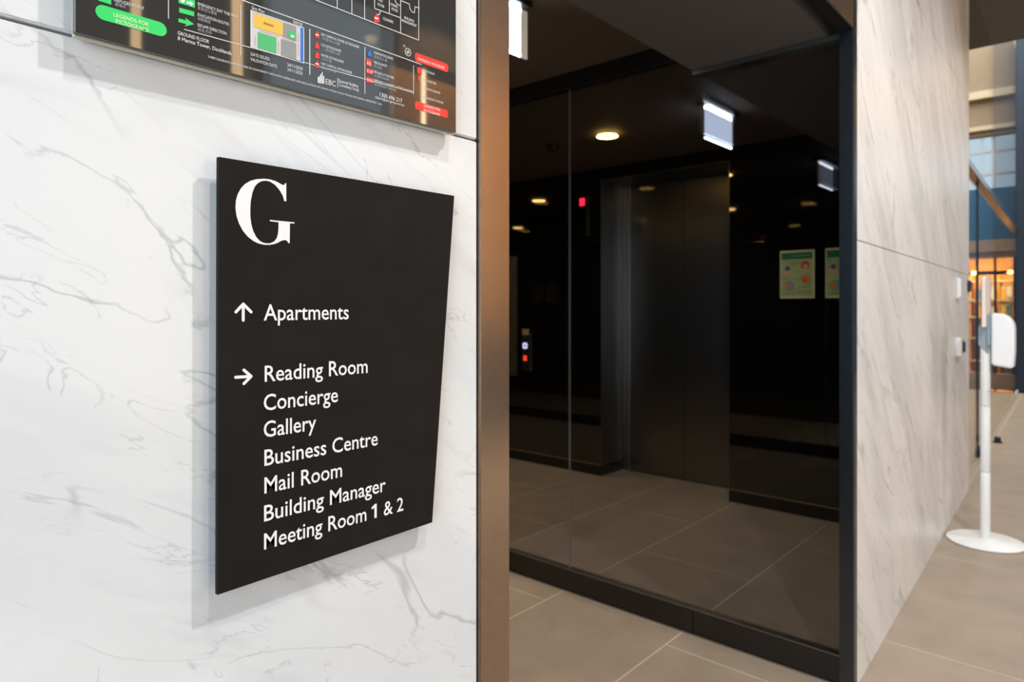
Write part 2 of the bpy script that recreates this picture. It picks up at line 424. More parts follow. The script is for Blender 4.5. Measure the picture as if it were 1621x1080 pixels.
box('red_display', XLW-0.004, XLW, 3.142, 3.192, 2.115, 2.175, M_REDLED, hi, 0.003)
tag(box('reflection_panel', XLW-0.004, XLW-0.0005, 3.852, 4.5, 0.72, 1.75, M_BROWNREFL), 'olive brown sheet imitating a dim reflection just left of the lift call panel', 'painted reflection')  # thin brown sheet added to imitate a reflection in the black glass

# ------------------------------------------------------------------ notices on the black glass
def notice(y0, label, z0, z1, wd, x=XLW, sgn=-1):
    t = thing('safety_notice', (x, y0, z0), label, 'poster', 'green safety notices')
    def q(name, a, b, c, d, mat, lift_):
        xx = x+sgn*lift_
        return box(name, min(x+sgn*0.0002, xx), max(x+sgn*0.0002, xx), y0-a*wd if sgn < 0 else y0+a*wd, y0-b*wd if sgn < 0 else y0+b*wd, z0+c*(z1-z0), z0+d*(z1-z0), mat, t)
    q('paper', 0, 1, 0, 1, PM['cream'], 0.0008)
    q('print_field', 0.03, 0.94, 0.05, 0.80, PM['pale'], 0.0011)
    q('print_header', 0.04, 0.94, 0.81, 0.955, PM['dark'], 0.0011)
    q('printed_line', 0.36, 0.88, 0.875, 0.895, PM['mid'], 0.0013)
    def disc(cy, cz, r, mat, k):
        n = 20; yy = y0 + (-cy if sgn < 0 else cy)*wd; zz = z0+cz*(z1-z0)
        v = [(x+sgn*(0.0012+0.0002*k), yy+r*math.cos(2*math.pi*i/n), zz+r*math.sin(2*math.pi*i/n)) for i in range(n)]
        return mk('printed_picture', v, [tuple(range(n))], mat, t)
    R = 0.13*wd
    disc(0.73, 0.685, R, PM['red'], 0); disc(0.74, 0.655, R*0.5, PM['skin'], 1)
    disc(0.20, 0.545, R, PM['skin'], 0); disc(0.22, 0.625, R*0.55, PM['navy'], 1)
    disc(0.74, 0.40, R*0.95, PM['orange'], 0); disc(0.72, 0.37, R*0.4, PM['red'], 1)
    disc(0.27, 0.26, R*1.15, PM['slate'], 0); disc(0.21, 0.25, R*0.6, PM['orange'], 1)
    for k, (a, b, c) in enumerate(((0.36, 0.56, 0.70), (0.40, 0.58, 0.55), (0.40, 0.58, 0.40), (0.50, 0.88, 0.22), (0.50, 0.86, 0.13), (0.18, 0.30, 0.085))):
        q('printed_line', a, b, c, c+0.014, PM['mid'], 0.0013)
    return t
PM = dict(cream=pmat('notice_paper', (0.62, 0.58, 0.38), 0.6), pale=pmat('notice_pale_green', (0.36, 0.46, 0.18), 0.6, var=0.2, vscale=12),
          dark=pmat('notice_dark_green', (0.0, 0.16, 0.05), 0.6), mid=pmat('notice_mid_green', (0.16, 0.28, 0.12), 0.6),
          red=pmat('notice_red', (0.55, 0.07, 0.03), 0.6), skin=pmat('notice_beige', (0.62, 0.40, 0.28), 0.6),
          navy=pmat('notice_navy', (0.06, 0.09, 0.22), 0.6), orange=pmat('notice_orange', (0.72, 0.22, 0.02), 0.6),
          slate=pmat('notice_slate', (0.20, 0.30, 0.36), 0.6))
notice(1.612, 'green and cream notice with round pictures on black glass, whole', 1.366, 1.670, 0.213)
notice(1.336, 'green notice on black glass half hidden behind the right frame post', 1.366, 1.672, 0.213)
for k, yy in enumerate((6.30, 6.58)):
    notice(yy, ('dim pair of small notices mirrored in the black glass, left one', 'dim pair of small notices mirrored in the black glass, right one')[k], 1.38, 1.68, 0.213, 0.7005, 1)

# ------------------------------------------------------------------ lamps of lobby and corridor
def spot(name, loc, energy, col, parent, cone=150, blend=0.6, rad=0.05):
    d = bpy.data.lights.new(name, 'SPOT'); d.energy = energy; d.color = col; d.spot_size = math.radians(cone)
    d.spot_blend = blend; d.shadow_soft_size = rad
    o = bpy.data.objects.new(name, d); COL.objects.link(o); o.parent = parent
    o.location = Vector(loc)-Vector(parent.location); return o
def ring_lamp(x, y, label, energy, group=None, z=ZC, r=0.070, mat=None):
    t = thing('ring_downlight', (x, y, z), label, 'downlight', group)
    lathe('trim', [(r, -0.001), (r, -0.006), (r-0.006, -0.008), (r-0.010, -0.004)], (x, y, z), M_BLACKMETAL, t, 36, False)
    lathe('light_ring', [(r-0.009, -0.010), (r-0.004, -0.016), (r-0.020, -0.018), (r-0.028, -0.010)], (x, y, z), mat or M_WARM, t, 36, False)
    lathe('centre_disc', [(r-0.027, -0.006), (r-0.027, -0.008)], (x, y, z), M_BRASS, t, 36)
    spot('lamp_beam', (x, y, z-0.03), energy, (1.0, 0.78, 0.54), t)
    return t
GL = 'warm ring downlights of the lift lobby'
ring_lamp(3.56, 2.37, 'warm ring downlight in the dark ceiling before the lift doors', 42, GL)
ring_lamp(3.54, 4.32, 'warm ring downlight mirrored in black glass left of the red display', 36, GL)
ring_lamp(3.54, 6.2, 'warm ring downlight at the far end of the lift lobby', 30, GL)
GC = 'warm ring downlights of the corridor'
ring_lamp(1.70, 3.15, 'warm ring downlight of the corridor nearest the opening', 60, GC)
ring_lamp(1.75, 4.4, 'warm ring downlight halfway down the corridor', 14, GC)
ring_lamp(1.93, 6.0, 'warm ring downlight at the far end of the corridor', 8, GC)
sd = thing('smoke_detector', (3.57, 2.81, ZC), 'small dark smoke detector on the lobby ceiling', 'smoke detector')
lathe('base_plate', [(0.05, -0.0005), (0.05, -0.012)], (3.57, 2.81, ZC), M_BLACKMETAL, sd)
lathe('sensor_dome', [(0.042, -0.012), (0.036, -0.034), (0.015, -0.042)], (3.57, 2.81, ZC), M_BPLASTIC, sd)

def exit_sign(x0, x1, y, label, face, edge=None):
    t = thing('exit_sign', ((x0+x1)/2, y, ZC), label, 'exit sign', 'edge-lit hanging exit signs')
    box('mount_plate', x0-0.02, x1+0.03, y-0.035, y+0.035, ZC-0.022, ZC-0.0005, M_BPLASTIC, t, 0.003)
    zt, zb = ZC-0.022, ZC-0.022-0.172
    box('blade', x0, x1, y-0.004, y+0.004, zb+0.006, zt-0.018, face, t)
    box('light_bar', x0, x1, y-0.006, y+0.006, zt-0.018, zt, M_EXITLIT, t, 0.001)
    box('lit_lower_edge', x0, x1, y-0.005, y+0.005, zb, zb+0.007, M_EXITLIT, t)
    box('clear_end', x1, x1+(edge or 0.008), y-0.004, y+0.004, zb-0.001, zt-0.004, M_EXITEDGE, t)
exit_sign(3.335, 3.655, 1.610, 'hanging pale blue lit exit sign inside the lift lobby', M_EXITFACE)
exit_sign(1.47, 1.815, 1.575, 'bright white exit sign hanging in the corridor beside the bronze post', M_EXITFACE2, 0.035)

# ------------------------------------------------------------------ directory sign
YD = YW-0.016                 # front of the plate
def wallpoly(name, pts_px, Y, mat, parent):
    v = [(lambda q: (q[0], Y, q[1]))(on_wall(px, py, Y)) for px, py in pts_px]
    return mk(name, v, [tuple(range(len(v)))], mat, parent)
_cap = {}
def text_mesh(body, offset=0.0):
    c = bpy.data.curves.new('t', 'FONT'); c.body = body; c.size = 1.0; c.offset = offset; c.resolution_u = 3
    o = bpy.data.objects.new('t', c); COL.objects.link(o)
    dg = bpy.context.evaluated_depsgraph_get(); dg.update()
    me = bpy.data.meshes.new_from_object(o.evaluated_get(dg))
    bpy.data.objects.remove(o); bpy.data.curves.remove(c); return me
_m = text_mesh('H'); CAPH = max(v.co.y for v in _m.vertices)
def wall_text(body, px0, py0, px1, cap_px, Y, mat, parent, name='lettering', offset=0.0, label=None):
    """flat lettering on the wall plane: starts at pixel (px0,py0), ends at column px1, capitals cap_px tall at the start"""
    me = text_mesh(body, offset)
    xa = min(v.co.x for v in me.vertices); xb = max(v.co.x for v in me.vertices)
    X0, Z0 = on_wall(px0, py0, Y); X1, _ = on_wall(px1, py0, Y)
    _, Zc = on_wall(px0, py0-cap_px, Y)
    sx = (X1-X0)/(xb-xa); sz = (Zc-Z0)/CAPH
    for v in me.vertices:
        v.co = ((v.co.x-xa)*sx, 0.0, v.co.y*sz)
    me.materials.clear(); me.materials.append(mat)
    o = link(name, me, mat, parent, Vector((X0, Y, Z0)))
    if label: o['label'] = label
    return o

corners = [(346, 248), (719.5, 310), (684.5, 827.3), (344, 942.6)]
P = [on_wall(a, b, YD) for a, b in corners]
ds = thing('directory_sign', (P[3][0], YD, P[3][1]), 'tall black directory sign with white letter G and room names on marble', 'sign')
prism('sign_panel', P, 'y', YD, YD+0.005, M_SIGN, ds, 0.0004, 1)
cxs = [P[0][0]+0.05, P[1][0]-0.07]
for sx_ in cxs:
    for sz_ in (P[3][1]+0.10, P[0][1]-0.08):
        box('spacer', sx_-0.012, sx_+0.012, YD+0.005, YW-0.0002, sz_-0.012, sz_+0.012, M_BLACKMETAL, ds)
YT = YD-0.0004
Gz = [(403,197),(403,290),(393,290),(385,262),(370,235),(345,205),(318,188),(297,183.5),(275,186),(255,197),(240,214),(228,245),(219,290),(216.5,330),(217,370),(222,410),(232,445),(247,475),(265,495),(283,505),(300,508.5),(320,508),(340,499),(353,483),(360,460),(363,430),(363,399),(318,393.5),(318,387),(445,399.5),(445,406),(422,404.5),(421,507),(413,507),(409,497),(398,491),(380,494),(358,506),(338,513),(315,516.5),(290,516),(262,510),(235,498),(205,475),(178,443),(158,405),(145,365),(140,325),(142,288),(151,255),(167,225),(190,200),(218,184),(250,176),(285,173.5),(318,177),(345,185),(365,195),(380,204),(389,207),(394,203),(397,197)]
wallpoly('letter_g', [(330+a/3.273, 230+b/3.273) for a, b in Gz], YT, M_WHITE, ds)['label'] = 'large white serif letter G'
def stroke(name, pts_px, wpx, Y, mat, parent):
    """polyline of rounded constant-width strokes on the wall plane (one mesh)"""
    pts = [Vector((on_wall(a, b, Y)[0], on_wall(a, b, Y)[1])) for a, b in pts_px]
    wd = wpx; V, F = [], []
    for i in range(len(pts)-1):
        a, b = pts[i], pts[i+1]; d = (b-a).normalized(); n = Vector((-d.y, d.x))*wd/2
        k = len(V); arc = 5
        ring = [a+n, a-n] if False else []
        for j in range(arc+1):
            th = math.pi/2 + math.pi*j/arc
            ring.append(a + (d*math.cos(th) + Vector((-d.y, d.x))*math.sin(th))*wd/2)
        for j in range(arc+1):
            th = -math.pi/2 + math.pi*j/arc
            ring.append(b + (d*math.cos(th) + Vector((-d.y, d.x))*math.sin(th))*wd/2)
        V += [(p.x, Y-0.00004*i, p.y) for p in ring]; F.append(tuple(range(k, k+len(ring))))
    return mk(name, V, F, mat, parent)
aw = 0.0030
stroke('arrow_up', [(373.5,494),(385,481.5),(385,507),(385,481.5),(397.5,494)], aw, YT, M_WHITE, ds)
stroke('arrow_right', [(373,597.5),(397.5,596),(386,586),(397.5,596),(386,607.5)], aw, YT, M_WHITE, ds)
for body, px0, py0, px1 in (('Apartments', 417.5, 507.3, 552), ('Reading Room', 419, 604.5, 582), ('Concierge', 417.5, 650.3, 535),
                            ('Gallery', 417.5, 692.8, 500.5), ('Business Centre', 418.5, 737.8, 598), ('Mail Room', 418.5, 781.6, 541.5),
                            ('Building Manager', 418, 826, 610.5), ('Meeting Room', 418, 870.4, 580), ('& 2', 607.5, 816.9, 638.5)):
    wall_text(body, px0, py0, px1, 25 if px0 < 600 else 21.5, YT, M_WHITE, ds, 'lettering', 0.008)
wallpoly('lettering', [(592.6, 820.6), (596.4, 819.6), (596.4, 797.4), (593.4, 798.2), (588.4, 803.4), (588.4, 806.8), (592.6, 804.2)], YT, M_WHITE, ds)

# ------------------------------------------------------------------ evacuation diagram
YE = YW-0.018
eb0 = on_wall(118.5, 50.5, YE); eb1 = on_wall(722, 210.5, YE)
EZ0 = (eb0[1]+eb1[1])/2; EZ1 = EZ0+0.315
ed = thing('evacuation_diagram', (eb0[0], YE, EZ0), 'glossy black evacuation diagram board with coloured symbols high on marble', 'sign')
box('acrylic_board', eb0[0], eb1[0], YE, YE+0.006, EZ0, EZ1, M_ACRYL, ed, 0.0004, 1)
box('clear_backing', eb0[0]+0.001, eb1[0]+0.0025, YE+0.006, YE+0.012, EZ0-0.0015, EZ1, M_ACREDGE, ed, 0.0004, 1)
for a in (eb0[0]+0.03, eb1[0]-0.03):
    for b in (EZ0+0.03, EZ1-0.03):
        box('spacer', a-0.012, a+0.012, YE+0.012, YW-0.0002, b-0.012, b+0.012, M_BLACKMETAL, ed)
YP = YE-0.0004; YP2 = YE-0.0007; YP3 = YE-0.0010
def ptxt(body, a, b, c, cap, mat=None, off=0.0, y=None): return wall_text(body, a, b, c, cap, y or YP, mat or M_PW, ed, 'printed_text', off)
def pquad(name, pts, mat, y=None, parent=None): return wallpoly(name, pts, y or YP, mat, parent or ed)
def pline(pts, wd=0.0009, mat=None, y=None): return stroke('printed_line', pts, wd, y or YP, mat or M_PW, ed)
def pill(x0, x1, yl0, yl1, yr0, yr1, mat, rpx, y):
    """rounded bar: left edge rows yl0..yl1, right edge rows yr0..yr1"""
    A = on_wall(x0, (yl0+yl1)/2, y); B = on_wall(x1, (yr0+yr1)/2, y)
    zt = on_wall(x0, yl0, y)[1]; zb = on_wall(x0, yl1, y)[1]; r = rpx*(zt-zb); v = []
    for cx_, cz_, a0 in ((B[0]-r, zt-r, 0), (A[0]+r, zt-r, 90), (A[0]+r, zb+r, 180), (B[0]-r, zb+r, 270)):
        for i in range(7):
            th = math.radians(a0+15*i); v.append((cx_+r*math.cos(th), y, cz_+r*math.sin(th)))
    return mk('printed_button', v, [tuple(range(len(v)))], mat, ed)
pill(151, 264, 4.5, 28, 37, 59, M_PGREEN, 0.5, YP)
ptxt('LEGENDS FOR', 180, 25.8, 235.5, 6, M_PCREAM, 0.004, YP2); ptxt('PICTOGRAMS', 183.5, 36, 235.5, 6, M_PCREAM, 0.004, YP2)
pquad('pictogram', [(156, -14), (176, -7), (176, 7.5), (156, 1)], M_PGREEN)
ptxt('REFUGES POINT', 181, 1.8, 228, 5); ptxt('避难点', 182, 8.3, 199, 4.5, M_PG)
pline([(266.7, -30), (266.7, 29)], 0.0007)
pquad('pictogram', [(282.5, -6), (308.5, 1), (308.5, 12.5), (282.5, 4.5)], M_PGREEN)
pquad('running_figure', [(285, 2), (288, -2), (291, -2.5), (293, 1), (291, 5), (288.5, 4.5)], M_PW, YP2)
pquad('pictogram_arrow', [(295, 2), (301, 3.6), (300, 0.8), (306.5, 6), (302, 10), (301, 7), (295, 5.2)], M_PW, YP2)
pquad('pictogram', [(283.7, 12), (307.4, 18.6), (307.4, 26), (283.7, 19.5)], M_PGREEN)
pquad('pictogram_arrow', [(282.5, 29), (295, 32.4), (293.2, 28), (307.5, 38.6), (292.5, 41.5), (295, 38.2), (282.5, 34.8)], M_PGREEN)
ptxt('EMERGENCY EXIT THIS WAY', 313, 8, 376.5, 4.6); ptxt('紧急出口通道', 313, 14, 343, 4, M_PG)
ptxt('EVACUATION ROUTES', 313, 25, 362.5, 4.6); ptxt('疏散路线', 313, 31, 333, 4, M_PG)
ptxt('ESCAPE DIRECTION', 313, 41.5, 358.5, 4.6); ptxt('逃生方向', 313, 48, 335, 4, M_PG)
ptxt('GROUND FLOOR', 281.5, 54.5, 331, 5.6, None, 0.004); ptxt('8 Marina Tower, Docklands', 281.5, 63, 366.7, 5.8, None, 0.006)
pline([(292, 46.5), (654, 146.2)], 0.0007)
pline([(380.7, 9), (380.7, 87)], 0.0007); pline([(490.4, 46), (490.4, 118)], 0.0010)
pline([(577.6, 75), (577.6, 148)], 0.0009); pline([(654.6, 104), (654.6, 149)], 0.0008)
pline([(383, 0), (667, 102)], 0.0009)
# site plan
sp = pquad('site_plan', [(397, 16), (480.8, 44.2), (480.8, 100), (397, 74)], M_PLG)
pline([(397, 16), (480.8, 44.2), (480.8, 100), (397, 74), (397, 16)], 0.0008, M_PW, YP2)
for pts, mt in (([(402, 20.3), (448, 35.6), (448, 56.7), (402, 42.2)], M_PYEL), ([(448, 35.6), (469, 42.5), (469, 65), (448, 58)], M_PMG),
                ([(408, 50.4), (437.5, 59.3), (437.5, 84.7), (408, 75.8)], M_PGREEN2), ([(445, 62), (469, 69), (469, 94.8), (445, 87.4)], M_PMG),
                ([(475.8, 43), (480, 44.6), (480, 98.5), (475.8, 97)], M_PBLUE)):
    pquad('plan_block', pts, mt, YP2, sp)
pquad('plan_block', [(456.3, 48), (469, 52), (469, 64.5), (456.3, 60)], M_PGREEN2, YP3, sp)
pquad('plan_block', [(460.5, 54.8), (465.5, 56.3), (465.5, 60), (460.5, 58.5)], M_PW, YE-0.0012, sp)
ptxt('BUILDING', 417.8, 37.8, 433, 3.2, M_PBLACK, 0.006, YP3)
ptxt('Site Plan', 398.5, 14.2, 418.5, 5); ptxt('场地平面', 464, 37, 478.5, 4.5)
for a in ([(412, 48.5), (442, 57.5)], [(404, 72), (404, 57)], [(441, 84), (441, 66)], [(472.3, 88), (472.3, 52)], [(447, 60.5), (467, 66.8)]):
    pline(a, 0.0006, M_PINK, YP2)
ptxt('DATE ISSUED:', 397, 87.6, 427.5, 5); ptxt('VALIDATION DATE:', 396.5, 95.8, 439, 5)
ptxt('24/11/2020', 454.8, 104.6, 479, 5); ptxt('24/11/2025', 454.8, 112, 479, 5)
ptxt("THESE DIAGRAMS ARE DESIGNED IN CONFORMITY WITH SITE'S GUIDELINES AND REGULATIONS SET DOWN WITHIN THE AS 3745-2010 INCLUDING AMENDMENT 1 2014", 329, 91, 605, 3.3)
def extinguisher(px, py, h, mat2=None):
    wd = h*0.28
    return pquad('extinguisher_symbol', [(px-wd*.3, py), (px+wd*.3, py+0.5), (px+wd*.35, py+h*.25), (px+wd, py+h*.38), (px+wd, py+h), (px-wd, py+h-1.2), (px-wd, py+h*.33), (px-wd*.35, py+h*.22)], mat2 or M_PRED, YP2)
for y_ in (49, 66, 81.5, 96): extinguisher(502, y_, 11.5)
pquad('symbol_band', [(499.2, 53.5), (504.8, 55), (504.8, 57), (499.2, 55.5)], M_PW, YP3)
pquad('symbol_band', [(499.2, 99.5), (504.8, 101), (504.8, 103), (499.2, 101.5)], M_PW, YP3)
for body, a, b, c in (('DRY CHEMICAL POWER EXTINGUISHER', 508.3, 56, 568.5), ('CO2 EXTINGUISHER', 508.3, 72.6, 540), ('WATER EXTINGUISHER', 508.3, 88.8, 544), ('WET CHEMICAL EXTINGUISHER', 508.3, 102.4, 557)):
    ptxt(body, a, b, c, 4)
for body, a, b, c in (('干粉灭火器', 509.5, 62.5, 538), ('二氧化碳灭火器', 512, 79.5, 538), ('水灭火器', 509.5, 94.5, 525), ('湿式化学灭火器', 508.5, 108.5, 532)):
    ptxt(body, a, b, c, 3.6, M_PG)
extinguisher(585, 79, 10.5, M_PBLUE)
for y_, hh, tx in ((92, 11.5, 'FB'), (107.8, 8, 'F.I.P'), (121.8, 8, 'EWS')):
    pquad('red_symbol', [(580, y_), (591 if tx != 'FB' else 588, y_+3), (591 if tx != 'FB' else 588, y_+hh+2.6), (580, y_+hh)], M_PRED, YP2)
    ptxt(tx, 581.2, y_+hh-1.8, 590 if tx != 'FB' else 587, 4, None, 0.01, YP3)
for body, a, b, c in (('FOAM EXTINGUISHER', 592, 84.8, 622.4), ('FIRE BLANKET', 592, 100, 613), ('FIRE INDICATOR PANEL', 592, 115.3, 624.5), ('EMERGENCY WARNING & INTERCOM SYSTEM', 592.5, 128.8, 653)):
    ptxt(body, a, b, c, 3.8)
for body, a, b, c in (('泡沫灭火器', 592, 91, 613), ('灭火毯', 592, 106, 605), ('火警控制屏', 592, 121, 616), ('紧急警报对讲系统', 592.5, 134.5, 627)):
    ptxt(body, a, b, c, 3.4, M_PG)
pill(657, 709.5, 82.5, 96.5, 101, 115, M_PRED, 0.3, YP); ptxt('EMERGENCY PROCEDURE', 662, 95, 704, 4.2, None, 0.004, YP2)
pill(657, 709, 159.5, 172.5, 173, 187.5, M_PRED, 0.3, YP); ptxt('LEGENDS FOR', 671, 169, 697, 4.2, None, 0.004, YP2); ptxt('PICTOGRAMS', 671, 176.7, 696.5, 4.2, None, 0.004, YP2)
pquad('red_symbol', [(660.5, 106), (668, 108), (668, 118), (660.5, 116)], M_PRED, YP2)
pquad('red_symbol', [(661.5, 120), (664, 120.7), (664, 128.5), (661.5, 127.8)], M_PRED, YP2)
for body, a, b, c in (('FIRE HYDRANT', 671, 113.5, 688.5), ('FIRE HOSE REEL', 671, 128, 691), ('MAIN SWITCHBOARD', 671, 141, 697), ('EMERGENCY PHONE', 671, 155.5, 702)):
    ptxt(body, a, b, c, 3.4)
def ring_wall(name, px, py, ro, ri, y, mat):
    X, Z = on_wall(px, py, y); n = 24
    v = [(X+r*math.cos(2*math.pi*i/n), y, Z+r*math.sin(2*math.pi*i/n)) for r in (ro, ri) for i in range(n)]
    return mk(name, v, [(i, (i+1) % n, n+(i+1) % n, n+i) for i in range(n)], mat, ed)
ring_wall('compass_ring', 645.8, 82.5, 0.0050, 0.0044, YP, M_PW)
for k in range(4):
    th = math.pi*k/4+0.3; pline([(645.8-5*math.cos(th), 82.5-5.5*math.sin(th)), (645.8+5*math.cos(th), 82.5+5.5*math.sin(th))], 0.0005)
ptxt('N', 638.5, 74, 641.5, 3.5)
for a, b, c, d in ((503, 121, 506, 131), (506.6, 117, 508.6, 131.6), (509.2, 113.8, 510.8, 132), (511.4, 120, 513.2, 132.4)):
    pquad('logo_tower', [(a, b+1), (c, b), (c, d+0.6), (a, d)], M_PW)
ptxt('EBC', 515.5, 132.8, 531.5, 8.5); pline([(534.6, 124), (534.6, 138)], 0.0007)
ptxt('Essential Building', 536.5, 130, 567, 5); ptxt('Consultancy Group', 536.5, 136, 568, 5)
ptxt('1300 696 217', 601, 152.5, 636.7, 6.2, None, 0.004); ptxt('Admin@ebc-group.com.au', 594, 155.5, 640, 4)
# floor plan
LW = 0.0009
for pts in ([(500, 0), (662.8, 63.6)], [(662.8, 63.6), (662.8, -70)], [(533.8, 12.5), (533.8, -60)], [(557, 21.5), (557, -60)], [(577.2, 29.5), (577.2, -60)],
            [(593, 13.3), (593, -60)], [(593, 13.3), (633.8, 28)], [(616.3, 21), (616.3, -60)], [(634.2, 51.5), (634.2, -50)],
            [(634.6, 1), (648, 6.3)], [(657, 10.5), (662.8, 12.7)], [(648, 6.3), (649, 14), (652.5, 19), (656, 20), (657, 10.5)], [(602, 16.8), (601, 22), (598, 24)],
            [(625, 0), (628, 6), (634, 9.5)], [(400, -40), (500, 0)]):
    pline(pts, LW)
def plan_line(px0, z0, px1, z1):
    a = (on_wall(px0, 0, YP)[0], z0); b = (on_wall(px1, 0, YP)[0], z1); d = LW/2
    if abs(a[0]-b[0]) > abs(z1-z0): pts = [(a[0], z0-d), (b[0], z1-d), (b[0], z1+d), (a[0], z0+d)]
    else: pts = [(a[0]-d, z0), (a[0]+d, z0), (b[0]+d, z1), (b[0]-d, z1)]
    mk('printed_line', [(x, YE-0.00055, z) for x, z in pts], [(0, 1, 2, 3)], M_PW, ed)
zv = on_wall(662.8, 20, YP)[1]
zl, zm, zt_ = EZ0+0.115, EZ0+0.185, EZ0+0.262          # rest of the ground floor plan above the picture edge
for q in ((200, zt_, 662.8, zt_), (200, zl, 200, zt_), (662.8, zv, 662.8, zt_), (200, zm, 662.8, zm), (200, zl, 470, zl), (470, zl, 470, zm), (300, zm, 300, zt_),
          (533.8, zv, 533.8, zm), (557, zv, 557, zm), (577.2, zv, 577.2, zm), (593, zv, 593, zm), (616.3, zv, 616.3, zm), (634.2, zv, 634.2, zm), (420, zm, 420, zt_), (560, zm, 560, zt_)):
    plan_line(*q)
extinguisher(596.3, 21, 15); pquad('symbol_band', [(593, 27), (599, 28.5), (599, 31), (593, 29.5)], M_PW, YP3)
for body, a, b, c in (('CLEANERS', 606.5, 31, 622.4), ('BUILDING', 640, 29.5, 655.5), ('MANAGEMENT', 635.8, 33.8, 659.5), ('WEST', 599, 1.5, 606), ('FOYER', 598, 8.5, 608.5), ('FORMAL', 618.5, 8.5, 630.5), ('FOYER', 620, 15.8, 630)):
    ptxt(body, a, b, c, 4.2, None, 0.004)

# ------------------------------------------------------------------ fittings on the right marble wall
ws = thing('access_reader', (5.14, yr(5.14), 1.37), 'upper small white access reader on the right marble wall', 'access reader')
rbox('reader_body', 5.10, 5.19, -0.026, -0.0003, 1.368, 1.498, M_WPLASTIC, ws, 0.006)
rbox('reader_base', 5.095, 5.195, -0.008, -0.0002, 1.364, 1.502, M_PLG, ws, 0.002)
wb = thing('door_release', (5.14, yr(5.14), 1.0), 'lower white wall box with black button dome on the right marble wall', 'door release')
rbox('release_plate', 5.09, 5.15, -0.030, -0.0003, 1.0, 1.115, M_WPLASTIC, wb, 0.004)
rbox('release_button', 5.155, 5.235, -0.040, -0.0003, 1.012, 1.100, M_BPLASTIC, wb, 0.012)
wk = thing('door_keeper', (5.80, yr(5.80), 1.43), 'small dark metal glass door bracket on the marble edge', 'door bracket')
rbox('keeper_body', 5.70, 5.83, -0.012, -0.0003, 1.42, 1.50, M_BLACKMETAL, wk, 0.003)

# ------------------------------------------------------------------ hand sanitiser stand
hx, hy = 4.585, 0.545
st = thing('sanitiser_stand', (hx, hy, 0), 'white hand sanitiser stand with round base beside the marble wall', 'sanitiser stand')
lathe('base', [(0.178, 0.0), (0.185, 0.004), (0.185, 0.010), (0.178, 0.014), (0.06, 0.020), (0.03, 0.026)], (hx, hy, 0), M_WPAINT, st, 64)
for z0, z1 in ((0.024, 0.392), (0.394, 0.758), (0.760, 1.15)):
    r_ = 0.0235
    lathe('pole_section', [(r_-0.001, z0), (r_, z0+0.002), (r_, z1-0.002), (r_-0.001, z1)], (hx, hy, 0), M_WPAINT, st, 28)
box('bracket', hx-0.055, hx+0.055, hy-0.030, hy-0.012, 1.095, 1.275, M_GPLASTIC, st, 0.006)
prism('bracket_neck', [(hy+0.030, 1.10), (hy+0.030, 1.20), (hy-0.016, 1.265), (hy-0.016, 1.05)], 'x', hx-0.030, hx+0.030, M_GPLASTIC, st, 0.004)
prof = [(hy-0.034, 0.992), (hy-0.128, 0.978), (hy-0.134, 1.06), (hy-0.134, 1.165)]
for i in range(7):
    th = math.radians(90*i/6); prof.append((hy-0.064-0.070*math.cos(th), 1.195+0.080*math.sin(th)))
prof += [(hy-0.034, 1.278)]
prism('dispenser_body', prof, 'x', hx-0.058, hx+0.058, M_WPLASTIC, st, 0.008, 3)
bd = []
for cx_, cz_, a0 in ((0.085, 1.455, 0), (-0.085, 1.455, 90)):
    for i in range(6):
        th = math.radians(a0+18*i); bd.append((hx+cx_+0.022*math.cos(th), cz_+0.022*math.sin(th)))
bd += [(hx-0.107, 1.20), (hx+0.107, 1.20)]
prism('sign_board', bd, 'y', hy-0.012, hy+0.004, pmat('pale_board', (0.78, 0.70, 0.66), 0.5), st, 0.003)
box('drip_tray', hx-0.055, hx+0.055, hy-0.14, hy-0.015, 0.845, 0.850, M_GLASS2, st)
box('tray_rim', hx-0.055, hx+0.055, hy-0.143, hy-0.138, 0.842, 0.856, M_PLG, st)

# ------------------------------------------------------------------ glass screen at the far right
def yg(x): return 0.852 + 0.0356*(x-5.8)
GX1 = 12.35
def gbox(name, x0, x1, d0, d1, z0, z1, mat, parent=None, bevel=0.0):
    v = [(x0,yg(x0)+d0,z0),(x1,yg(x1)+d0,z0),(x1,yg(x1)+d1,z0),(x0,yg(x0)+d1,z0)]
    v += [(a, b, z1) for a, b, _ in v]
    return mk(name, v, BF, mat, parent, bevel)
gs = sroot('window_2', (5.83, yg(5.83), 0), 'tall frameless glass screen continuing past the marble wall')
gbox('glass_pane', 5.83, 7.107, 0, 0.012, 0.012, 2.39, M_GLASS3, gs)
gbox('glass_pane', 7.123, GX1, 0, 0.012, 0.012, 2.39, M_GLASS3, gs)
gbox('glass_pane', 5.83, 8.48, 0, 0.012, 2.45, 3.99, M_GLASS3, gs)
gbox('glass_pane', 8.50, GX1, 0, 0.012, 2.45, 5.0, M_GLASS3, gs)
gbox('transom_rail', 5.82, GX1, -0.03, 0.042, 2.39, 2.45, M_BRONZE, gs, 0.003)
gbox('stile', 7.108, 7.122, -0.004, 0.014, 0.0, 2.39, M_NAVY, gs)
gbox('patch_fitting', 7.15, 7.36, -0.012, 0.024, 0.0, 0.07, M_BLACKMETAL, gs, 0.003)
ff = thing('door_stop', (8.05, 0.86, 0), 'small dark metal door stop on the floor by the glass screen', 'door stop')
lathe('stop_base', [(0.04, 0.0005), (0.04, 0.012)], (8.05, 0.86, 0), M_BLACKMETAL, ff, 20)
lathe('stop_buffer', [(0.026, 0.012), (0.028, 0.045), (0.018, 0.055)], (8.05, 0.86, 0), M_BPLASTIC, ff, 20)
np_ = thing('navy_column', (13.0, 1.0, 0), 'dark navy steel column at the right edge before the blue shopfront', 'column')
